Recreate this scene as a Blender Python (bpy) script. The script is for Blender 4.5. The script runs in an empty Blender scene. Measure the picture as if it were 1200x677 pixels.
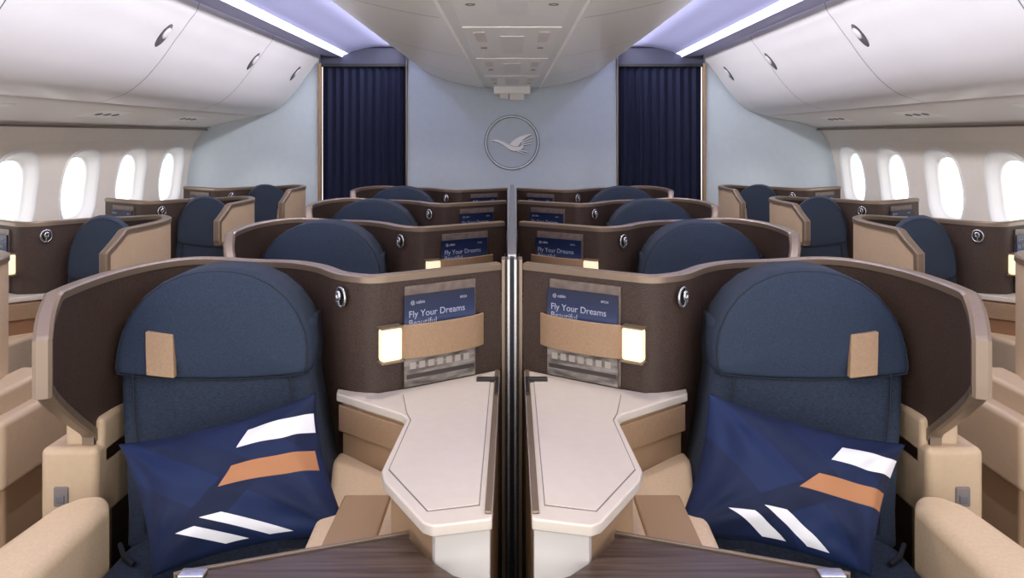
import bpy, bmesh, math, random
from mathutils import Vector, Matrix
random.seed(3)
sc = bpy.context.scene
try:
    sc.view_settings.view_transform = 'Standard'
except Exception:
    pass

# ------------------------------------------------------------ materials
def L(c):
    out = []
    for v in c[:3]:
        v = v/255.0
        out.append(v/12.92 if v <= 0.04045 else ((v+0.055)/1.055)**2.4)
    return (out[0], out[1], out[2], 1.0)

def mat(name, rgb, rough=0.5, metal=0.0, nscale=0, namt=0.0, bump=0.0, stretch=(1,1,1), coat=0.0, emit=0.0, ecol=None, sheen=0.0):
    m = bpy.data.materials.new(name); m.use_nodes = True
    nt = m.node_tree; b = nt.nodes['Principled BSDF']
    b.inputs['Base Color'].default_value = L(rgb)
    b.inputs['Roughness'].default_value = rough
    b.inputs['Metallic'].default_value = metal
    if coat: b.inputs['Coat Weight'].default_value = coat
    if sheen: b.inputs['Sheen Weight'].default_value = sheen
    if emit:
        b.inputs['Emission Color'].default_value = L(ecol or rgb)
        b.inputs['Emission Strength'].default_value = emit
    if nscale:
        tc = nt.nodes.new('ShaderNodeTexCoord'); mp = nt.nodes.new('ShaderNodeMapping')
        mp.inputs['Scale'].default_value = stretch
        n = nt.nodes.new('ShaderNodeTexNoise'); n.inputs['Scale'].default_value = nscale
        n.inputs['Detail'].default_value = 3
        nt.links.new(tc.outputs['Object'], mp.inputs[0]); nt.links.new(mp.outputs[0], n.inputs['Vector'])
        r = nt.nodes.new('ShaderNodeValToRGB')
        c = L(rgb)
        r.color_ramp.elements[0].position = 0.3; r.color_ramp.elements[1].position = 0.7
        r.color_ramp.elements[0].color = tuple(x*(1-namt) for x in c[:3])+(1,)
        r.color_ramp.elements[1].color = tuple(min(1, x*(1+namt)) for x in c[:3])+(1,)
        nt.links.new(n.outputs['Fac'], r.inputs[0]); nt.links.new(r.outputs[0], b.inputs['Base Color'])
        if bump:
            bp = nt.nodes.new('ShaderNodeBump'); bp.inputs['Strength'].default_value = bump
            bp.inputs['Distance'].default_value = 0.002
            nt.links.new(n.outputs['Fac'], bp.inputs['Height']); nt.links.new(bp.outputs[0], b.inputs['Normal'])
    return m

M = {}
M['navy'] = mat('navy_fabric', (32,46,68), 0.8, 0, 300, 0.3, 0.4)
M['navyb'] = mat('navy_fabric_back', (29,41,61), 0.85, 0, 120, 0.5, 0.5, stretch=(1,1,4))
M['pipe'] = mat('navy_piping', (14,21,35), 0.7)
M['brown'] = mat('brown_woven_shell', (60,44,37), 0.6, 0, 170, 0.55, 0.5, stretch=(1,1,3))
M['bronze'] = mat('bronze_trim', (136,119,104), 0.34, 0.5)
M['beige'] = mat('beige_leather', (210,185,155), 0.5, 0, 120, 0.05, 0.15)
M['beige2'] = mat('beige_shell', (190,166,139), 0.5, 0, 60, 0.03)
M['tan'] = mat('tan_leather', (156,127,100), 0.55, 0, 150, 0.08, 0.2)
M['drawer'] = mat('drawer_taupe', (166,137,108), 0.45, 0.1)
M['copper'] = mat('copper_drawer', (150,112,84), 0.4, 0.2)
M['console'] = mat('console_top', (206,196,186), 0.30, 0, 40, 0.02)
M['cpanel'] = mat('console_panel', (208,202,198), 0.4)
M['dark'] = mat('dark_plastic', (28,28,32), 0.5)
M['seam'] = mat('seam_grey', (120,112,110), 0.6)
M['latch'] = mat('latch_grey', (110,108,114), 0.4, 0.3)
M['chrome'] = mat('brushed_silver', (190,190,195), 0.25, 0.9)
M['white'] = mat('white_plastic', (236,236,236), 0.45)
M['bin'] = mat('bin_white', (230,227,229), 0.34, 0, 3, 0.015)
M['binend'] = mat('bin_gap', (120,118,124), 0.7)
M['psu'] = mat('psu_panel', (228,222,218), 0.5)
M['side'] = mat('sidewall_white', (232,224,214), 0.55, 0, 30, 0.015)
M['ceil'] = mat('ceiling_light_tint', (178,180,222), 0.5)  # lavender tint of the cabin light put into the base colour
M['hull'] = mat('centre_hull_white', (250,248,243), 0.30, 0, 3, 0.012)
M['wall'] = mat('end_wall_bluegrey', (192,203,212), 0.6, 0, 20, 0.02)
M['curtain'] = mat('curtain_navy', (15,22,54), 0.85, 0, 200, 0.2, 0.2)
M['header'] = mat('curtain_header', (60,62,82), 0.6)
M['carpet'] = mat('carpet', (46,50,62), 0.95, 0, 150, 0.4, 0.6)
M['cove'] = mat('cove_light', (225,225,255), 0.5, emit=3.0, ecol=(206,206,255))
M['lamp'] = mat('lamp_glow', (240,222,190), 0.5, emit=.75, ecol=(255,232,192))
M['logo'] = mat('logo_silver', (250,250,250), 0.35, 0.0)
M['logoshadow'] = mat('logo_painted_shadow', (120,132,144), 0.5, 0.0)  # shadow around the emblem, painted as a darker grey

def wood():
    m = mat('dark_walnut', (92,72,62), 0.35)
    nt = m.node_tree; b = nt.nodes['Principled BSDF']
    tc = nt.nodes.new('ShaderNodeTexCoord'); mp = nt.nodes.new('ShaderNodeMapping')
    mp.inputs['Scale'].default_value = (2, 40, 2); mp.inputs['Rotation'].default_value = (0,0,0.2)
    n = nt.nodes.new('ShaderNodeTexNoise'); n.inputs['Scale'].default_value = 3; n.inputs['Detail'].default_value = 6
    r = nt.nodes.new('ShaderNodeValToRGB')
    r.color_ramp.elements[0].position = .3; r.color_ramp.elements[0].color = L((50,38,33))
    r.color_ramp.elements[1].position = .7; r.color_ramp.elements[1].color = L((92,74,65))
    nt.links.new(tc.outputs['Object'], mp.inputs[0]); nt.links.new(mp.outputs[0], n.inputs['Vector'])
    nt.links.new(n.outputs['Fac'], r.inputs[0]); nt.links.new(r.outputs[0], b.inputs['Base Color'])
    return m
M['wood'] = wood()

# ------------------------------------------------------------ helpers
def link(o): sc.collection.objects.link(o); return o

def empty(name, loc=(0,0,0), rz=0):
    e = bpy.data.objects.new(name, None); e.location = loc; e.rotation_euler = (0,0,rz)
    e.empty_display_size = 0.1
    return link(e)

def mk(name, verts, faces, mats, parent=None, smooth=False, bevel=0, seg=2, fm=None, T=None):
    me = bpy.data.meshes.new(name)
    if T: verts = [T(*v) for v in verts]
    me.from_pydata([tuple(v) for v in verts], [], faces)
    if not isinstance(mats, (list, tuple)): mats = [mats]
    for m in mats: me.materials.append(m)
    if fm:
        for p, i in zip(me.polygons, fm): p.material_index = i
    bm = bmesh.new(); bm.from_mesh(me)
    bmesh.ops.recalc_face_normals(bm, faces=bm.faces[:])
    bm.to_mesh(me); bm.free()
    if smooth:
        for p in me.polygons: p.use_smooth = True
    o = link(bpy.data.objects.new(name, me))
    if bevel:
        b = o.modifiers.new('bevel', 'BEVEL'); b.width = bevel; b.segments = seg; b.limit_method = 'ANGLE'
        b.angle_limit = math.radians(30)
        for p in me.polygons: p.use_smooth = True
        w = o.modifiers.new('wn', 'WEIGHTED_NORMAL'); w.keep_sharp = False
    if parent: o.parent = parent
    return o

def box(name, x0, x1, y0, y1, z0, z1, m, parent=None, bevel=0.004, T=None, seg=2):
    v = [(x0,y0,z0),(x1,y0,z0),(x1,y1,z0),(x0,y1,z0),(x0,y0,z1),(x1,y0,z1),(x1,y1,z1),(x0,y1,z1)]
    f = [(0,3,2,1),(4,5,6,7),(0,1,5,4),(1,2,6,5),(2,3,7,6),(3,0,4,7)]
    return mk(name, v, f, m, parent, bevel=bevel, T=T, seg=seg)

def prism(name, outline, z0, z1, m, parent=None, bevel=0.004, T=None, seg=2):
    n = len(outline)
    v = [(x,y,z0) for x,y in outline]+[(x,y,z1) for x,y in outline]
    f = [tuple(range(n))[::-1], tuple(range(n, 2*n))]+[(i,(i+1)%n,n+(i+1)%n,n+i) for i in range(n)]
    return mk(name, v, f, m, parent, bevel=bevel, T=T, seg=seg)

def catmull(P, n=6):
    out = []
    for i in range(len(P)-1):
        p0 = P[max(i-1,0)]; p1 = P[i]; p2 = P[i+1]; p3 = P[min(i+2,len(P)-1)]
        for k in range(n):
            t = k/n
            out.append(tuple(0.5*((2*b)+(-a+c)*t+(2*a-5*b+4*c-d)*t*t+(-a+3*b-3*c+d)*t**3) for a,b,c,d in zip(p0,p1,p2,p3)))
    out.append(tuple(P[-1]))
    return out

def tube(name, pts, r, m, parent=None, T=None, closed=False, n=8):
    if T: pts = [T(*p) for p in pts]
    pts = [Vector(p) for p in pts]; N = len(pts); v = []; f = []
    for i, p in enumerate(pts):
        a = pts[(i-1) % N] if (closed or i > 0) else p
        b = pts[(i+1) % N] if (closed or i < N-1) else p
        t = (b-a).normalized()
        up = Vector((0,1,0)) if abs(t.y) < 0.9 else Vector((1,0,0))
        s = t.cross(up).normalized(); u = s.cross(t)
        for k in range(n):
            an = 2*math.pi*k/n
            v.append(p+r*(math.cos(an)*s+math.sin(an)*u))
    for i in range(N if closed else N-1):
        j = (i+1) % N
        for k in range(n):
            f.append((i*n+k, i*n+(k+1)%n, j*n+(k+1)%n, j*n+k))
    return mk(name, v, f, m, parent, smooth=True)

def puff(name, outline, yb, yf, bulge, r, m, parent=None, T=None, lean=None, R=0.26):
    n = len(outline); cx = sum(p[0] for p in outline)/n; cz = sum(p[1] for p in outline)/n
    rings = [(1.0, yb)]
    for k in range(6):
        a = k/5*math.pi/2
        rings.append((1-r*(1-math.cos(a))/R, yf+r-r*math.sin(a)))
    s0 = rings[-1][0]
    for k in range(1, 7):
        s = s0*(1-k/7); q = s/s0
        rings.append((s, yf-bulge*(1-q**2.5)))
    v = []; f = []
    for s, y in rings:
        for (u, z) in outline:
            uu = cx+(u-cx)*s; zz = cz+(z-cz)*s
            v.append((uu, y+(lean(zz) if lean else 0), zz))
    K = len(rings)
    for k in range(K-1):
        for i in range(n):
            f.append((k*n+i, k*n+(i+1)%n, (k+1)*n+(i+1)%n, (k+1)*n+i))
    v.append((cx, rings[-1][1]+(lean(cz) if lean else 0), cz)); c = len(v)-1
    for i in range(n): f.append(((K-1)*n+i, (K-1)*n+(i+1)%n, c))
    f.append(tuple(range(n)))
    return mk(name, v, f, m, parent, smooth=True, T=T)

def profile_x(name, prof, y0, y1, m, parent=None, smooth=True, ny=1):
    v = []; f = []; n = len(prof)
    for j in range(ny+1):
        y = y0+(y1-y0)*j/ny
        v += [(x,y,z) for x,z in prof]
    for j in range(ny):
        for i in range(n-1):
            f.append((j*n+i, j*n+i+1, (j+1)*n+i+1, (j+1)*n+i))
    return mk(name, v, f, m, parent, smooth=smooth)

# ------------------------------------------------------------ seat module
# module coords: u = distance from the divider towards the aisle, y = depth, z = height
TAIL = [(.57,2.20),(.49,2.095),(.43,2.05),(.37,2.035),(.30,2.072),(.16,2.163),(.034,2.246)]
SH_C = catmull([(1.012,1.655),(1.045,1.735),(1.062,1.88),(1.055,2.04),(1.01,2.18),(.93,2.26),(.80,2.285),(.67,2.27)]+TAIL, 8)
SH_O = catmull([(.955,1.60),(.975,1.68),(.99,1.84),(.99,1.99),(.955,2.12),(.88,2.21),(.78,2.25),(.67,2.25)]+TAIL, 8)
def smooth01(t): t = max(0,min(1,t)); return t*t*(3-2*t)

def build_seat(side, outboard=False):
    SHELL = SH_O if outboard else SH_C
    yf0 = SHELL[0][1]; ulim = .93 if outboard else .99
    def T(u,y,z): return (side*(u-.75), y-1.9, z)
    th_ = math.radians(24) if outboard else 0
    pu, py_, k_ = .74, 2.03, .90
    c0 = .79
    def TS(u,y,z):
        if outboard:
            a = (u-c0)*k_; b = (y-2.03)
            return T(pu+a*math.cos(th_)-b*math.sin(th_), py_-a*math.sin(th_)+b*math.cos(th_), z)
        return T(u,y,z)
    def TA(u,y,z): return T(u+(-.085 if outboard else -.01),y,z)
    def TB(u,y,z): return T(u+(-.075 if outboard else -.01),y,z)
    e = empty('airline_seat')
    n = len(SHELL); nor = []
    for i in range(n):
        a = SHELL[max(i-1,0)]; b = SHELL[min(i+1,n-1)]
        t = Vector((b[0]-a[0], b[1]-a[1])).normalized(); q = Vector((-t.y, t.x))
        p = Vector(SHELL[i])-Vector((.62,1.5))
        if q.dot(p) < 0: q = -q
        nor.append(q)
    th = 0.03
    def zt(i):
        u,y = SHELL[i]
        if u > ulim and y < yf0+.13: return 1.105+0.08*min(1,(y-yf0)/.10)
        return 1.185-.015*smooth01((ulim-u)/.25)
    def zb(i):
        u,y = SHELL[i]
        if u > ulim and y < yf0+.27:
            return .98 if y < yf0+.03 else .98-.19*(y-yf0-.03)/.24
        return 0.02
    v = []; f = []; fm = []
    NZ = 6
    for i in range(n):
        for k in range(NZ+1):
            z = zb(i)+(zt(i)-zb(i))*k/NZ
            v.append((SHELL[i][0], SHELL[i][1], z))
        for k in range(NZ+1):
            z = zb(i)+(zt(i)-zb(i))*k/NZ
            v.append((SHELL[i][0]+nor[i].x*th, SHELL[i][1]+nor[i].y*th, z))
    S = 2*(NZ+1)
    for i in range(n-1):
        for k in range(NZ):
            f.append((i*S+k,(i+1)*S+k,(i+1)*S+k+1,i*S+k+1)); fm.append(0)
            o = NZ+1
            f.append((i*S+o+k,(i+1)*S+o+k,(i+1)*S+o+k+1,i*S+o+k+1)); fm.append(1)
        f.append((i*S+NZ,(i+1)*S+NZ,(i+1)*S+S-1,i*S+S-1)); fm.append(2)
        f.append((i*S,(i+1)*S,(i+1)*S+NZ+1,i*S+NZ+1)); fm.append(2)
    for i in (0,n-1):
        for k in range(NZ):
            f.append((i*S+k,i*S+k+1,i*S+NZ+1+k+1,i*S+NZ+1+k)); fm.append(2)
    mk('shell', v, f, [M['brown'],M['beige2'],M['bronze']], e, fm=fm, T=T)
    # bronze rim
    iz = max(i for i in range(n) if SHELL[i][0] > ulim and SHELL[i][1] < yf0+.27)
    rim = [(iz+1,.55),(iz+1,.76)]
    for i in range(iz, -1, -2): rim.append((i, zb(i)))
    for k in range(1,5): rim.append((0, zb(0)+(zt(0)-zb(0))*k/5))
    for i in range(0, n): rim.append((i, zt(i)))
    P = [(Vector((SHELL[i][0]+nor[i].x*th/2, SHELL[i][1]+nor[i].y*th/2, z)),i) for i,z in rim]
    v = []; f = []
    for j,(c,i) in enumerate(P):
        a = P[max(j-1,0)][0]; b = P[min(j+1,len(P)-1)][0]
        t = (b-a).normalized(); nn = Vector((nor[i].x, nor[i].y, 0))
        ed = nn.cross(t)
        if ed.length < 1e-4: ed = Vector((0,0,1))
        ed.normalize()
        inner = Vector((SHELL[min(i+14,n-1)][0], SHELL[min(i+14,n-1)][1], 1.02)) if j < len(P)-n else Vector((c.x,c.y,0.9))
        if ed.dot(inner-c) > 0: ed = -ed
        w = th/2+.004
        hi, lo = .005, -.015
        for (aa,bb) in ((-w,lo),(-w,hi*.2),(-w*.6,hi),(w*.6,hi),(w,hi*.2),(w,lo)):
            v.append(c+nn*aa+ed*bb)
    for j in range(len(P)-1):
        for k in range(6):
            f.append((j*6+k, j*6+(k+1)%6, (j+1)*6+(k+1)%6, (j+1)*6+k))
    f.append(tuple(range(6))); f.append(tuple(range((len(P)-1)*6, len(P)*6)))
    mk('shell_rim', v, f, M['bronze'], e, smooth=False, T=T)
    # backrest + headrest
    def lean(z): return (z-1.0)*0.26 if z < 1.0 else (z-1.0)*0.12
    def cx(z): return c0-.085*smooth01((1.0-z)/.5)
    half = [(.0,1.197),(.05,1.194),(.10,1.183),(.15,1.160),(.195,1.125),(.228,1.082),(.25,1.035),(.259,.99),(.259,.945),(.252,.928),(.20,.922),(.1,.916),(0,.914)]
    hc = cx(.95)
    hd = [(hc+a, z) for a,z in half]+[(hc-a, z) for a,z in half[-2:0:-1]]
    puff('headrest', hd, 2.12, 1.985, .02, .03, M['navy'], e, TS, lean)
    tube('headrest_piping', [(hc+(u-hc)*.965, 1.992+lean(z), .99+(z-.99)*.965) for u,z in hd], .0025, M['pipe'], e, TS, closed=True)
    bo = []
    zs = [1.06,1.0,.9,.8,.7,.6,.52]
    for z in zs: bo.append((cx(z)+.252+.012*smooth01((1-z)/.4), z))
    bo.append((cx(.5)+.22,.49)); bo.append((cx(.5),.485)); bo.append((cx(.5)-.22,.49))
    for z in zs[::-1]: bo.append((cx(z)-.252-.012*smooth01((1-z)/.4), z))
    puff('backrest', bo, 2.13, 2.005, .012, .035, M['navyb'], e, TS, lean)
    for sgn in (-1,1):
        tube('backrest_seam', [(cx(z)+sgn*.205, 1.990+lean(z), z) for z in (.93,.85,.77,.70,.62,.56)], .0024, M['pipe'], e, TS)
    box('seat_frame', .60,.94,2.06,2.2,.2,1.0, M['dark'], e, .01, TS)
    # headrest leather tab
    tx = hc+.122
    def tp(a,b,dy):
        return (tx+a*.036-.016*b+.01, 1.956-dy+lean(1.045-.115*b)+(.004 if b<.5 else 0), 1.038-.105*b+a*.004)
    v = [tp(-1,0,0),tp(1,0,0),tp(1,.5,0.002),tp(1,1,0),tp(-1,1,0),tp(-1,.5,0.002)]
    v += [(a,b+.02,c) for a,b,c in v]
    f = [(0,1,2,5),(5,2,3,4),(6,11,8,7),(11,10,9,8)]+[(i,(i+1)%6,6+(i+1)%6,6+i) for i in range(6)]
    mk('headrest_tab', v, f, M['tan'], e, T=TS, bevel=.003)
    so = [(.45,1.34),(.945,1.34),(.955,1.86),(.92,1.92),(.50,1.92),(.455,1.86)]
    if outboard: so = [(min(a,.90),b) for a,b in so]
    prism('seat_cushion', so, .40,.545, M['navyb'], e, .04, T, 5)
    prism('seat_base', [(.47,1.40),(.88,1.40),(.88,2.1),(.47,2.1)], .0,.42, M['dark'], e, .01, T)
    tube('belt_strap', [(.46,1.86,.56),(.50,1.80,.562),(.56,1.74,.560),(.60,1.72,.56)], .007, M['pipe'], e, T)
    box('belt_buckle', .50,.555,1.76,1.795,.556,.573, M['chrome'], e, .004, T)
    # aisle armrest
    if outboard:
        ao = [(.965,1.62),(1.05,1.62),(1.06,1.78),(1.045,1.83),(.99,1.84),(.97,1.80)]
        prism('armrest_aisle', ao, .34,.62, M['beige'], e, .02, TA, 5)
    else:
        tube('belt_strap_2', [(.955,1.84,.556),(.92,1.79,.556),(.88,1.76,.553)], .006, M['pipe'], e, T)
        ao = [(.955,1.1),(1.10,1.1),(1.105,1.6),(1.09,1.78),(1.05,1.835),(.99,1.84),(.96,1.78)]
        prism('armrest_aisle', ao, .34,.685, M['beige'], e, .03, TA, 5)
    # side base with latch
    box('side_base_top', 1.055,1.155,1.93,2.2,.70,.83, M['beige2'], e, .015, TB, 3)
    box('side_base', 1.055,1.20,1.90,2.26,.57,.765, M['beige2'], e, .018, TB, 4)
    box('side_base_lower', 1.07,1.17,1.95,2.26,.0,.58, M['drawer'], e, .01, TB)
    box('side_latch', 1.125,1.162,1.895,1.905,.62,.67, M['seam'], e, .004, TB)
    box('side_latch_inner', 1.133,1.154,1.892,1.90,.63,.65, M['latch'], e, .002, TB)
    # console
    Z = .86
    co = [(.478,2.070),(.472,2.030),(.275,1.880),(.258,1.850),(.270,1.560),(.256,1.515),(.160,1.352),(.140,1.340),(.036,1.365),(.036,2.238),(.16,2.158),(.30,2.067),(.36,2.035),(.425,2.047)]
    prism('console_top', co, Z-.022,Z, M['console'], e, .004, T, 3)
    io = [(.245,1.835),(.254,1.565),(.155,1.392),(.062,1.415),(.062,2.14),(.29,2.015),(.262,1.885)]
    prism('console_inlay', io, Z-.01,Z+.0025, M['console'], e, .001, T)
    g=.0015
    go = [(.246+g,1.837),(.2545+g,1.563),(.156,1.389),(.062-g,1.412),(.062-g,2.144),(.292,2.017),(.264,1.886)]
    prism('console_groove', go, Z-.01,Z+.0008, M['seam'], e, 0, T)
    prism('console_body', [(.455,2.045),(.455,2.03),(.255,1.875),(.238,1.845),(.25,1.56),(.14,1.368),(.04,1.388),(.04,2.215),(.16,2.14),(.30,2.05),(.36,2.018)], .0,Z-.022, M['copper' if outboard else 'drawer'], e, .003, T)
    prism('console_upper_drawer', [(.466,2.04),(.466,2.028),(.268,1.876),(.248,1.842),(.20,1.85),(.30,2.04),(.36,2.01)], Z-.10,Z-.03, M['tan'], e, .003, T)
    prism('console_front_panel', [(.138,1.352),(.04,1.376),(.04,1.392),(.145,1.37)], .25,Z-.024, M['cpanel'], e, .002, T)
    box('console_rail', .037,.050,1.38,2.22,Z,Z+.006, M['bronze'], e, .002, T)
    box('console_hinge', .037,.10,2.12,2.137,Z,Z+.012, M['dark'], e, .002, T)
    box('console_hinge_arm', .037,.046,2.00,2.13,Z,Z+.012, M['dark'], e, .002, T)
    ia = [(.47,2.06),(.475,2.0),(.445,1.85),(.43,1.45),(.24,1.45),(.24,1.85),(.42,2.02)]
    prism('armrest_inner', ia, .35,.70, M['beige'], e, .02, T, 4)
    box('armrest_lid', .285,.395,1.50,1.78,.69,.708, M['drawer'], e, .006, T)
    # pocket, lamp on the angled panel
    ax = Vector((-.84,.543)); og = Vector((.37,2.03)); nn = Vector((-.543,-.84))
    def PP(t, dn, z): q = og+ax*t+nn*dn; return (q.x,q.y,z)
    v=[];f=[]; N=14
    for i in range(N+1):
        t = .055+(.335-.055)*i/N
        dn = .012+.026*math.sin(math.pi*i/N)**.6
        for (dd,z) in ((0,.945),(0,1.037),(-.008,1.037),(-.008,.945)):
            v.append(PP(t,dn+dd,z))
    for i in range(N):
        for k in range(4): f.append((i*4+k,i*4+(k+1)%4,(i+1)*4+(k+1)%4,(i+1)*4+k))
    f.append((0,1,2,3)); f.append(tuple(N*4+k for k in range(4)))
    mk('literature_pocket', v, f, M['tan'], e, T=T, bevel=.002)
    def pbox(name,t0,t1,d0,d1,z0,z1,m,bv=.003):
        v=[PP(t0,d0,z0),PP(t1,d0,z0),PP(t1,d1,z0),PP(t0,d1,z0),PP(t0,d0,z1),PP(t1,d0,z1),PP(t1,d1,z1),PP(t0,d1,z1)]
        f=[(0,3,2,1),(4,5,6,7),(0,1,5,4),(1,2,6,5),(2,3,7,6),(3,0,4,7)]
        return mk(name,v,f,m,e,bevel=bv,T=T)
    pbox('lamp_glow', .004,.064,.012,.044,.950,1.038, M['lamp'], .008)
    pbox('lamp_cap', .002,.066,.010,.045,1.038,1.042, M['bronze'],.001)
    pbox('lamp_base', .002,.066,.010,.045,.945,.950, M['bronze'],.001)
    # reading light
    cen = Vector((.463,2.064,1.112)); nd = Vector((.72,-.69,0)).normalized(); sd = Vector((.69,.72,0))
    ring = []
    for k in range(24):
        a = 2*math.pi*k/24
        ring.append(tuple(cen+nd*.006+sd*.022*math.cos(a)+Vector((0,0,.026*math.sin(a)))))
    tube('reading_light_ring', ring, .004, M['chrome'], e, T, closed=True)
    v=[];f=[]
    for k in range(24):
        a = 2*math.pi*k/24
        v.append(tuple(cen+nd*.005+sd*.021*math.cos(a)+Vector((0,0,.025*math.sin(a)))))
    f.append(tuple(range(24))); mk('reading_light_plate', v, f, M['dark'], e, T=T)
    bead=[]
    for k in range(12):
        a=2*math.pi*k/12
        bead.append(tuple(cen+nd*.014+sd*.007*math.cos(a)+Vector((0,0,.005+.010*math.sin(a)))))
    tube('reading_light_bead', bead, .005, M['chrome'], e, T, closed=True)
    pv = tuple(cen+nd*.012+Vector((0,0,-.02)))
    tube('reading_light_stem', [tuple(cen+nd*.004+Vector((0,0,-.026))), pv, tuple(cen+nd*.016)], .004, M['chrome'], e, T)
    return e

def clone(e, loc):
    n = empty('airline_seat', loc)
    for c in list(e.children):
        o = c.copy(); link(o); o.parent = n
    return n

PITCH = 1.1
pL = build_seat(-1); pR = build_seat(1)
pL.location = (-.75, 1.9, 0); pR.location = (.75, 1.9, 0)
for k in range(1,4):
    clone(pL, (-.75, 1.9+PITCH*k, 0)); clone(pR, (.75, 1.9+PITCH*k, 0))
oL = build_seat(1, True); oR = build_seat(-1, True)
oL.location = (-2.52+.75, 2.07, 0); oR.location = (2.52-.75, 2.07, 0)
for k in range(1,4):
    y = 2.07+PITCH*k
    clone(oL, (-2.52+.75, y, 0)); clone(oR, (2.52-.75, y, 0))

# ------------------------------------------------------------ magazines
def mag_mat():
    m = bpy.data.materials.new('magazine_cover'); m.use_nodes = True
    nt = m.node_tree; b = nt.nodes['Principled BSDF']; b.inputs['Roughness'].default_value = .3
    tc = nt.nodes.new('ShaderNodeTexCoord'); sp = nt.nodes.new('ShaderNodeSeparateXYZ')
    nt.links.new(tc.outputs['Object'], sp.inputs[0])
    r = nt.nodes.new('ShaderNodeValToRGB')
    mr = nt.nodes.new('ShaderNodeMapRange'); mr.inputs['From Min'].default_value=0; mr.inputs['From Max'].default_value=.25
    nt.links.new(sp.outputs['Z'], mr.inputs['Value']); nt.links.new(mr.outputs[0], r.inputs[0])
    cr = r.color_ramp; cr.elements[0].position=0.36; cr.elements[0].color=L((120,118,120))
    cr.elements[1].position=1; cr.elements[1].color=L((20,30,60))
    a = cr.elements.new(.60); a.color=L((78,90,126)); a = cr.elements.new(.78); a.color=L((32,46,84))
    mp = nt.nodes.new('ShaderNodeMapping'); mp.inputs['Scale'].default_value=(14,1,60)
    nt.links.new(tc.outputs['Object'], mp.inputs[0])
    v = nt.nodes.new('ShaderNodeTexNoise'); v.inputs['Scale'].default_value=1; v.inputs['Detail'].default_value=2
    nt.links.new(mp.outputs[0], v.inputs['Vector'])
    r2 = nt.nodes.new('ShaderNodeValToRGB'); r2.color_ramp.elements[0].position=.36; r2.color_ramp.elements[0].color=L((80,74,71))
    r2.color_ramp.elements[1].position=.64; r2.color_ramp.elements[1].color=L((146,139,134))
    nt.links.new(v.outputs['Fac'], r2.inputs[0])
    lt = nt.nodes.new('ShaderNodeMath'); lt.operation='LESS_THAN'; lt.inputs[1].default_value=.10
    nt.links.new(sp.outputs['Z'], lt.inputs[0])
    mx = nt.nodes.new('ShaderNodeMixRGB'); nt.links.new(lt.outputs[0], mx.inputs[0])
    nt.links.new(r.outputs[0], mx.inputs[1]); nt.links.new(r2.outputs[0], mx.inputs[2])
    nt.links.new(mx.outputs[0], b.inputs['Base Color'])
    return m
M['mag'] = mag_mat()
M['mag2'] = mat('magazine_back', (112,98,91), .4, 0, 30, .3)
M['ink'] = mat('white_ink', (170,176,196), .5)
M['pic'] = mat('cover_photo_dark', (60,54,52), .4)
M['pic2'] = mat('cover_photo_light', (165,157,150), .4)
def text(name, s, size, loc, parent):
    cu = bpy.data.curves.new(name, 'FONT'); cu.body = s; cu.size = size; cu.extrude = .0003
    cu.materials.append(M['ink'])
    o = link(bpy.data.objects.new(name, cu)); o.location = loc; o.rotation_euler = (math.pi/2,0,0); o.parent = parent
def magazine(side, ox, oy):
    t = .195
    u = .37-.84*t; y = 2.03+.543*t
    u -= .543*.012; y -= .84*.012
    th = math.atan2(.543,.84)*(-side)
    e = empty('magazine', (ox+side*u, y+oy, .864), th)
    hw = .108
    box('back_issue', -hw-.002,hw+.006,.003,.008,0,.275, M['mag2'], e, .001)
    box('cover', -hw-.006,hw,-.004,.002,0,.250, M['mag'], e, .001)
    for i in range(7):
        box('photo_window_%d'%i, -.098+i*.028,-.080+i*.028,-.0048,-.003,.048,.066, M['pic2'], e, 0)
    box('photo_band', -hw,hw-.004,-.0046,-.003,.022,.034, M['pic'], e, 0)
    text('title', 'Fly Your Dreams', .0255, (-hw+.006,-.0045,.190), e)
    text('subtitle', 'Beautiful', .025, (-hw+.006,-.0045,.166), e)
    text('masthead', '@ cabin', .013, (-hw+.012,-.0045,.226), e)
    text('issue', '09/24', .010, (hw-.05,-.0045,.226), e)
for k in range(4):
    magazine(-1, 0, PITCH*k); magazine(1, 0, PITCH*k)
    magazine(1, -2.52, .17+PITCH*k); magazine(-1, 2.52, .17+PITCH*k)

# ------------------------------------------------------------ tray tables (front row)
for s in (-1,1):
    e = empty('tray_table', (s*.35,1.3,0))
    def T(u,y,z,s=s): return (s*(u-.35), y-1.3, z)
    prism('wood_leaf', [(.575,1.312),(.200,1.443),(.150,1.362),(.10,1.31),(.083,1.302),(.07,1.08),(.60,1.08)], .765,.79, M['wood'], e, .004, T)
    prism('metal_edge', [(.590,1.316),(.575,1.324),(.20,1.455),(.196,1.448),(.573,1.316),(.584,1.308)], .768,.792, M['bronze'], e, .001, T)
    box('hinge', .53,.575,1.295,1.32,.79,.798, M['chrome'], e, .003, T)
    box('support_arm', .10,.16,1.10,1.30,.0,.765, M['dark'], e, .01, T)

# ------------------------------------------------------------ centre divider
e = empty('privacy_divider', (0,2.3,0))
def TD(x,y,z): return (x,y-2.3,z)
xs = [(-.031,-.021,'bronze',0),(-.021,-.014,'brown',.006),(-.014,-.006,'chrome',0),(-.006,.006,'dark',.012),(.006,.014,'chrome',0),(.014,.021,'brown',.006),(.021,.031,'bronze',0)]
for i,(a,b,m,dy) in enumerate(xs):
    box('post_strip_%d'%(i+1), a,b,2.245+dy,2.30,.0,1.185, M[m], e, .001, TD)
box('panel', -.012,.012,2.30,5.62,.0,1.18, M['brown'], e, .002, TD)
box('panel_cap', -.014,.014,2.30,5.62,1.18,1.192, M['chrome'], e, .003, TD)

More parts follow.
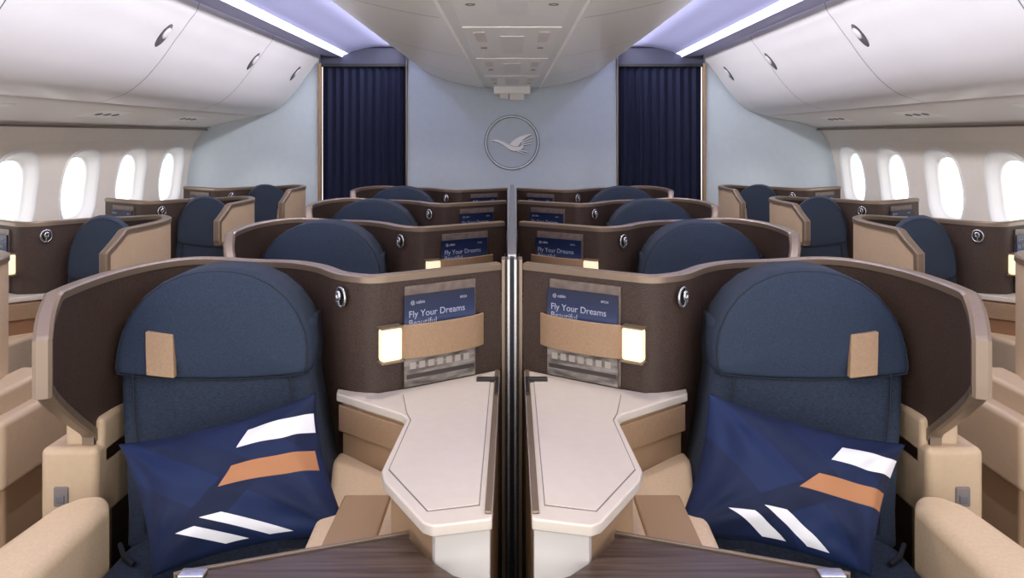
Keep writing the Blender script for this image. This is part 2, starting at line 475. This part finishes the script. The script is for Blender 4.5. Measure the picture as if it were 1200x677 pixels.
# ------------------------------------------------------------ pillows
def pillow_mat():
    m = bpy.data.materials.new('pillow_print'); m.use_nodes = True
    nt = m.node_tree; b = nt.nodes['Principled BSDF']; b.inputs['Roughness'].default_value=.68
    b.inputs['Specular IOR Level'].default_value=.3
    uv = nt.nodes.new('ShaderNodeUVMap'); sp = nt.nodes.new('ShaderNodeSeparateXYZ'); nt.links.new(uv.outputs[0], sp.inputs[0])
    U = sp.outputs['X']; W = sp.outputs['Y']
    def mth(op,a,bb):
        n = nt.nodes.new('ShaderNodeMath'); n.operation = op
        for i,x in enumerate((a,bb)):
            if isinstance(x,(int,float)): n.inputs[i].default_value = x
            else: nt.links.new(x, n.inputs[i])
        return n.outputs[0]
    def rng(x,a,bb): return mth('MULTIPLY', mth('GREATER_THAN',x,a), mth('LESS_THAN',x,bb))
    def quad(w0,w1,k,c0,c1):
        q = mth('ADD', U, mth('MULTIPLY', W, k))
        msk = mth('MULTIPLY', rng(W,w0,w1), mth('GREATER_THAN', q, c0))
        return mth('MULTIPLY', msk, mth('LESS_THAN', U, c1))
    n = nt.nodes.new('ShaderNodeRGB'); n.outputs[0].default_value = L((14,28,62)); cur = n.outputs[0]
    def lay(mask, col):
        nonlocal cur
        mx = nt.nodes.new('ShaderNodeMixRGB'); nt.links.new(mask, mx.inputs[0]); nt.links.new(cur, mx.inputs[1]); mx.inputs[2].default_value = L(col)
        cur = mx.outputs[0]
    d1 = mth('SUBTRACT', W, mth('MULTIPLY', U, 1.1))
    lay(rng(d1,-.05,.32), (19,36,76))
    lay(rng(mth('ADD', W, mth('MULTIPLY', U, .9)), .95,1.2), (12,24,55))
    lay(rng(d1,-.62,-.32), (17,32,69))
    lay(quad(.155,.295,.42,.735,.99), (228,228,234))
    lay(quad(.425,.565,.62,.83,.975), (170,118,82))
    q = mth('SUBTRACT', W, mth('MULTIPLY', U, .72))
    lay(mth('MULTIPLY', rng(q,.42,.505), rng(W,.75,.96)), (228,228,234))
    lay(mth('MULTIPLY', rng(q,.58,.665), rng(W,.80,.96)), (228,228,234))
    nt.links.new(cur, b.inputs['Base Color'])
    return m
M['pillow'] = pillow_mat()
def pillow(side):
    c = {'TL':Vector((-.950,1.822,.808)),'TR':Vector((-.482,1.855,.922)),'BR':Vector((-.362,1.69,.660)),'BL':Vector((-.79,1.66,.582))}
    if side > 0:
        mir = lambda p: Vector((-p.x,p.y,p.z))
        c = {'TL':mir(c['TR']),'TR':mir(c['TL']),'BR':mir(c['BL']),'BL':mir(c['BR'])}
    ctr = (c['TL']+c['TR']+c['BR']+c['BL'])/4
    nrm = (c['TR']-c['TL']).cross(c['BL']-c['TL']).normalized()
    if nrm.y > 0: nrm = -nrm
    NU,NV = 90,60; v=[];uvs=[];f=[]
    for face in (0,1):
        for j in range(NV+1):
            for i in range(NU+1):
                u=i/NU; w=j/NV
                a=2*u-1; bb=2*w-1
                pu = u+ (0.040*(1-bb*bb))*(-a); pw = w+(0.065*(1-a*a))*(-bb)
                p = c['TL']*(1-pu)*(1-pw)+c['TR']*pu*(1-pw)+c['BR']*pu*pw+c['BL']*(1-pu)*pw
                h = .085*((1-abs(a)**2.6)*(1-abs(bb)**2.6))**.62
                core = (1-a*a)*(1-bb*bb)
                h += (.0045*math.sin(7*a+4*bb+side)+.003*math.sin(10*bb-6*a))*core
                for (ca,cb) in ((-1,-1),(1,-1),(1,1),(-1,1)):
                    r = math.hypot(a-ca,(bb-cb)*.7); an = math.atan2((bb-cb)*.7,a-ca)
                    h += .007*math.sin(10*an+ca)*math.exp(-((r-.5)/.28)**2)*min(1,core*3)
                edge = (1-abs(bb))*max(0,abs(bb)-.45)*4
                h += .006*math.sin(20*a+3*bb)*edge*(1-a*a)
                p = p+nrm*(h if face==0 else -h*.6)
                v.append(p-ctr); uvs.append((u,w))
    S=(NU+1)*(NV+1)
    for face in (0,1):
        for j in range(NV):
            for i in range(NU):
                a=face*S+j*(NU+1)+i
                f.append((a,a+1,a+NU+2,a+NU+1))
    me = bpy.data.meshes.new('throw_pillow'); me.from_pydata([tuple(x) for x in v],[],f)
    ul = me.uv_layers.new(name='UVMap')
    for lp in me.loops: ul.data[lp.index].uv = uvs[lp.vertex_index]
    bm=bmesh.new(); bm.from_mesh(me); bmesh.ops.remove_doubles(bm, verts=bm.verts[:], dist=.0003)
    bmesh.ops.recalc_face_normals(bm, faces=bm.faces[:]); bm.to_mesh(me); bm.free()
    for p in me.polygons: p.use_smooth=True
    me.materials.append(M['pillow'])
    o=link(bpy.data.objects.new('throw_pillow', me)); o.location=ctr
pillow(-1); pillow(1)

# ------------------------------------------------------------ room shell
Y0, Y1 = -.4, 6.4
box('floor', -2.95,2.95,Y0,Y1+.1,-.05,0, M['carpet'], bevel=0)
e = empty('wall_end', (0,6.4,0))
def TW(x,y,z): return (x,y-6.4,z)
box('centre_panel', -.89,.89,6.40,6.46,0,2.5, M['wall'], e, .004, TW)
for s in (-1,1):
    a,b = sorted((s*1.635,s*2.95))
    box('outer_panel', a,b,6.40,6.46,0,2.5, M['wall'], e, .004, TW)
    a,b = sorted((s*1.612,s*1.638)); box('edge_trim', a,b,6.37,6.42,0,2.17, M['tan'], e, .004, TW)
    a,b = sorted((s*.885,s*.897)); box('edge_trim_inner', a,b,6.37,6.42,0,2.24, M['bronze'], e, .003, TW)
    a,b = sorted((s*.90,s*1.62)); box('curtain_backing', a,b,6.47,6.50,0,2.5, M['dark'], e, 0, TW)
    a,b = sorted((s*.89,s*1.62)); box('header', a,b,6.385,6.42,2.155,2.30, M['header'], e, .005, TW)
    a,b = sorted((s*.89,s*1.62)); box('header_lip', a,b,6.375,6.40,2.14,2.165, M['dark'], e, .003, TW)
for s in (-1,1):
    e = empty('curtain', (s*1.255,6.42,0))
    v=[];f=[];N=150;NZ=8
    for k in range(NZ+1):
        z=.03+(2.15-.03)*k/NZ
        for i in range(N+1):
            t=i/N; x=(-.355+.71*t)
            d=.022*math.sin(t*2*math.pi*10.5+.25*math.sin(3*z))*(1-.25*k/NZ)+.005*math.sin(t*31+z)
            v.append((x+.006*math.sin(t*2*math.pi*21),d,z))
    for k in range(NZ):
        for i in range(N): f.append((k*(N+1)+i,k*(N+1)+i+1,(k+1)*(N+1)+i+1,(k+1)*(N+1)+i))
    mk('pleats', v, f, M['curtain'], e, smooth=True)
# emblem: crane in a ring
e = empty('crane_emblem', (0,6.392,1.50))
tube('emblem_ring', [(.222*math.cos(2*math.pi*k/64),0,.222*math.sin(2*math.pi*k/64)) for k in range(64)], .0055, M['logo'], e, closed=True)
tube('emblem_shadow_inner', [(.213*math.cos(2*math.pi*k/64),.003,.213*math.sin(2*math.pi*k/64)) for k in range(64)], .004, M['logoshadow'], e, closed=True)
tube('emblem_shadow_outer', [(.231*math.cos(2*math.pi*k/64),.003,.231*math.sin(2*math.pi*k/64)) for k in range(64)], .004, M['logoshadow'], e, closed=True)
q=.0072
def flat(name, pts):
    n=len(pts)
    for nm,grow,y0,y1,m in ((name,1.0,-.004,.006,'logo'),(name+'_shadow',None,.001,.0075,'logoshadow')):  # second copy is a painted drop shadow, shifted down and right
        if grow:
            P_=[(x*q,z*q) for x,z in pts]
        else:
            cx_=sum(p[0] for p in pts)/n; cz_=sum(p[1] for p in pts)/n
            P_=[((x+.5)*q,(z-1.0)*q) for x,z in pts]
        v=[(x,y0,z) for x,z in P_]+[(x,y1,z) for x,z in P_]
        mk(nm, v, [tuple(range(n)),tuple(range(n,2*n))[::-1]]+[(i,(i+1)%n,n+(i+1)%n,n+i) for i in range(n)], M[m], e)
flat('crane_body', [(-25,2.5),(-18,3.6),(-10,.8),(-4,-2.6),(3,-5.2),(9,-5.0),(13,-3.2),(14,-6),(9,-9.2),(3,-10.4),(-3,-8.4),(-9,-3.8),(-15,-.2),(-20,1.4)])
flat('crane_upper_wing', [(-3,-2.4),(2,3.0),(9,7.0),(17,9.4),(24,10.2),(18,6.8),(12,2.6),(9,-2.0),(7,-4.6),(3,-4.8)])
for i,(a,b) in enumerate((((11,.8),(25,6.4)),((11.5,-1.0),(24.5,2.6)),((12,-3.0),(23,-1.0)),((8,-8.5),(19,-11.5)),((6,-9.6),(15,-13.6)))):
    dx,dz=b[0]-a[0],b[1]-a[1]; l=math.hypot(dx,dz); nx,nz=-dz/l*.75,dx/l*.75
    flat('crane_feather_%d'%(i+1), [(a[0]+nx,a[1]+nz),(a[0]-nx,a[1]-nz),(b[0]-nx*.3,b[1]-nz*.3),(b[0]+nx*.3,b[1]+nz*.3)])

def sx(z):
    pts=[(0,2.66),(.5,2.74),(.9,2.765),(1.2,2.755),(1.4,2.72),(1.52,2.67),(1.62,2.60)]
    for (a,xa),(b,xb) in zip(pts,pts[1:]):
        if a<=z<=b:
            t=(z-a)/(b-a); return xa+(xb-xa)*t
    return 2.6
WC = [4.16+.64*k for k in range(-6,4)]
for s,nm in ((-1,'left'),(1,'right')):
    v=[];f=[]
    def add(p): v.append(p); return len(v)-1
    zc=1.225; ZL,ZH=.93,1.52
    for band in ([0,.2,.5,.75,ZL],[ZH,1.57,1.62]):
        for (a,b) in zip(band,band[1:]):
            q_=[add((s*sx(a),Y0,a)),add((s*sx(a),Y1,a)),add((s*sx(b),Y1,b)),add((s*sx(b),Y0,b))]; f.append(tuple(q_))
    NP=48
    cells=[(c-.32,c+.32,c) for c in WC]
    for (a,b) in ((Y0,cells[0][0]),(cells[-1][1],Y1)):
        if b>a:
            zz=[ZL+(ZH-ZL)*k/6 for k in range(7)]
            for z0,z1 in zip(zz,zz[1:]):
                f.append((add((s*sx(z0),a,z0)),add((s*sx(z0),b,z0)),add((s*sx(z1),b,z1)),add((s*sx(z1),a,z1))))
    for (a,b,c) in cells:
        inner=[];outer=[];mid=[]
        for k in range(NP):
            an=2*math.pi*k/NP; ca,sa=math.cos(an),math.sin(an)
            ex=.72
            py=c+.205*math.copysign(abs(ca)**ex,ca); pz=zc+.245*math.copysign(abs(sa)**ex,sa)
            inner.append(add((s*sx(pz),py,pz)))
            m_=max(abs(ca),abs(sa)); ry=c+.32*ca/m_; rz=zc+(ZH-ZL)/2*sa/m_
            outer.append(add((s*sx(rz),ry,rz)))
            mid.append(add((s*sx((pz+rz)/2),(py+ry)/2,(pz+rz)/2)))
        for k in range(NP):
            j=(k+1)%NP
            f.append((inner[k],inner[j],mid[j],mid[k])); f.append((mid[k],mid[j],outer[j],outer[k]))
    mk('wall_'+nm, v, f, M['side'], smooth=True)
    for wi,(a,b,c) in enumerate(cells):
        v=[];f=[]
        rings=[(1.05,.004),(1.01,-.008),(.96,-.004),(.91,.014),(.85,.036),(.80,.052),(.78,.054),(.78,.070)]
        for r,dx in rings:
            for k in range(NP):
                an=2*math.pi*k/NP; ca,sa=math.cos(an),math.sin(an); ex=.72
                py=.205*r*math.copysign(abs(ca)**ex,ca); pz=zc+.245*r*math.copysign(abs(sa)**ex,sa)
                v.append((s*(sx(pz)+dx)-s*2.755,py,pz-zc))
        for j in range(len(rings)-1):
            for k in range(NP):
                f.append((j*NP+k,j*NP+(k+1)%NP,(j+1)*NP+(k+1)%NP,(j+1)*NP+k))
        w=mk('window_%d'%(wi+1+(10 if s>0 else 0)), v, f, M['white'], smooth=True)
        w.location=(s*2.755,c,zc)

# overhead bins
BP=[(1.60,2.30),(1.615,2.24),(1.63,2.195),(1.665,2.15),(1.70,2.10),(1.745,2.04),(1.79,1.975),(1.845,1.905),(1.91,1.835),(1.99,1.775),(2.08,1.742),(2.16,1.728),(2.17,1.76)]
BPs=catmull(BP,4)
seams=[-.4,.2,1.4,2.62,3.90,5.12,6.365]
for s in (-1,1):
    prof=[(s*x,z) for x,z in BPs]
    profile_x('trim_bin_liner', [(s*(x+.008),z+.005) for x,z in BPs], Y0, Y1, M['binend'])
    for a,b in zip(seams,seams[1:]):
        e=empty('overhead_bin',(0,(a+b)/2,0))
        hw=(b-a)/2-.003
        profile_x('bin_door', prof, -hw, hw, M['bin'], e, ny=2)
        yl={2.62:3.76,3.90:5.06,5.12:6.04}.get(a,(a+b)/2+.2)-(a+b)/2
        cx_,cz_=1.735,2.052
        tv=Vector((s*.60,0,-.80)).normalized(); nv=Vector((-s*.80,0,-.60)).normalized(); yv=Vector((0,1,0))
        for (nm,rt,ry,hn,off,m) in (('latch_bezel',.072,.040,.006,0,'chrome'),('latch_cup',.064,.033,.005,.003,'latch'),('latch_paddle',.034,.026,.006,.006,'bin')):
            v=[];f=[];NA=24;NR=4
            c=Vector((s*cx_,yl,cz_))+nv*off+(tv*-.018 if nm=='latch_paddle' else Vector((0,0,0)))
            for r in range(NR+1):
                ph=r/NR*math.pi/2
                for k in range(NA):
                    an=2*math.pi*k/NA
                    v.append(c+(tv*rt*math.cos(an)+yv*ry*math.sin(an))*math.cos(ph)+nv*hn*math.sin(ph))
            for r in range(NR):
                for k in range(NA): f.append((r*NA+k,r*NA+(k+1)%NA,(r+1)*NA+(k+1)%NA,(r+1)*NA+k))
            mk(nm,v,f,M[m],e,smooth=True)
    pp=catmull([(2.155,1.745),(2.165,1.725),(2.20,1.712),(2.35,1.685),(2.50,1.65),(2.585,1.622),(2.60,1.605),(2.63,1.60)],3)
    profile_x('trim_psu', [(s*x,z) for x,z in pp], Y0,Y1,M['psu'])
    box('trim_psu_rail', *sorted((s*2.575,s*2.60)),Y0,Y1-.01,1.602,1.614,M['bronze'],bevel=.002)
    for k in range(5):
        y=1.1+1.1*k
        e=empty('reading_light_unit',(s*2.36,y,1.683))
        box('plate',-.09,.09,-.16,.16,-.004,.006,M['white'],e,.003)
        for dy in (-.09,0,.09):
            tube('nozzle',[( .02*math.cos(a*math.pi/6),dy+.02*math.sin(a*math.pi/6),-.005) for a in range(12)],.003,M['seam'],e,closed=True,n=6)
        e.rotation_euler=(0,s*.2,0)
    # aisle ceiling
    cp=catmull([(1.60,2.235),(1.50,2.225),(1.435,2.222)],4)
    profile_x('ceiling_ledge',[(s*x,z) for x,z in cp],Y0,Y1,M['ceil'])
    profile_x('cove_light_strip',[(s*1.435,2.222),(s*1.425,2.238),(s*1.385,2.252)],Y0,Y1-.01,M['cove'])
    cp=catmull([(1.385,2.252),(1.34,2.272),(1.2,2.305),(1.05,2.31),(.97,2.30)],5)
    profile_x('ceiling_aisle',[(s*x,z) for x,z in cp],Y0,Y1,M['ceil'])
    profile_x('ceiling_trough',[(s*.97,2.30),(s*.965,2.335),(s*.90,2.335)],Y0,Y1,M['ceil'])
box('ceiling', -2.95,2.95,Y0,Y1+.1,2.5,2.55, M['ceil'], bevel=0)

hp=[(.905,2.325),(.90,2.27),(.86,2.215),(.79,2.145),(.70,2.085),(.58,2.035),(.45,2.0),(.33,1.975),(.25,1.962)]
hs=catmull(hp,4)
for s in (-1,1):
    for a,b in zip(seams,seams[1:]):
        e=empty('centre_overhead_bin',(0,(a+b)/2,0)); hw=(b-a)/2-.003
        profile_x('bin_door',[(s*x,z) for x,z in hs],-hw,hw,M['hull'],e)
    profile_x('trim_hull_liner',[(s*(x-.008),z+.006) for x,z in hs],Y0,Y1,M['binend'])
    profile_x('trim_hull_edge',[(s*.252,1.985),(s*.25,1.958),(s*.235,1.955),(s*.228,1.968)],Y0,Y1-.002,M['hull'],smooth=False)
box('ceiling_service_channel', -.232,.232,Y0,Y1-.002,1.966,1.985, M['hull'], bevel=0)
for k in range(5):
    y=1.1+1.15*k
    e=empty('service_panel',(0,y,1.966))
    box('plate',-.19,.19,-.54,.54,-.004,.004,M['hull'],e,.003)
    for s in (-1,1):
        box('vent',s*.13-.022,s*.13+.022,-.42,-.12,-.006,-.003,M['psu'],e,.001)
        tube('lens',[(s*.13+.014*math.cos(a*math.pi/8),.1+.014*math.sin(a*math.pi/8),-.005) for a in range(16)],.002,M['seam'],e,closed=True,n=6)
    box('sign_lens',-.05,.05,-.30,.30,-.007,-.003,M['white'],e,.002)
e=empty('ceiling_sign',(0,6.2,1.955))
box('housing',-.15,.15,-.05,.12,-.06,.01,M['white'],e,.01)
box('lens_left',-.10,-.03,-.06,-.04,-.10,-.05,M['cpanel'],e,.006)
box('lens_right',-.02,.10,-.06,-.03,-.11,-.05,M['cpanel'],e,.006)

# ------------------------------------------------------------ lights
w=bpy.data.worlds.new('world'); sc.world=w; w.use_nodes=True
bg=w.node_tree.nodes['Background']; bg.inputs[0].default_value=(1,.975,.94,1); bg.inputs[1].default_value=2.5

def spot(name, loc, target, energy, angle=95, radius=.04, col=(1,.91,.80)):
    l=bpy.data.lights.new(name,'SPOT'); l.energy=energy; l.spot_size=math.radians(angle); l.spot_blend=.8; l.shadow_soft_size=radius; l.color=col
    o=link(bpy.data.objects.new(name,l)); o.location=loc
    o.rotation_euler=(Vector(target)-Vector(loc)).to_track_quat('-Z','Y').to_euler()
for k in range(5):
    y=1.0+1.1*k
    for s in (-1,1):
        spot('ceiling_spot_light',(s*.21,y,1.94),(s*.65,y+.5,.6),17)
        spot('side_spot_light',(s*2.3,y+.4,1.66),(s*1.9,y+.7,.6),10)
for s in (-1,1):
    l=bpy.data.lights.new('bin_fill_light','AREA'); l.shape='RECTANGLE'; l.size=6.6; l.size_y=.07; l.energy=54; l.color=(.97,.95,1)  # added fill light at the hull edge, brightens bins and ceiling
    o=link(bpy.data.objects.new('bin_fill_light',l)); o.location=(s*.925,2.95,2.285)
    d=Vector((s*1,0,-.22)).normalized()
    X=Vector((0,1,0)); Zv=-d; Yv=Zv.cross(X)
    o.rotation_euler=Matrix((X,Yv,Zv)).transposed().to_euler()

# ------------------------------------------------------------ camera
cd=bpy.data.cameras.new('camera'); cam=link(bpy.data.objects.new('camera',cd))
cd.sensor_fit='HORIZONTAL'; cd.sensor_width=36; cd.lens=885/1200*36; cd.shift_y=-178.5/1200
cam.location=(0,0,1.55); cam.rotation_euler=(math.pi/2,0,0); cd.clip_start=.02
sc.camera=cam
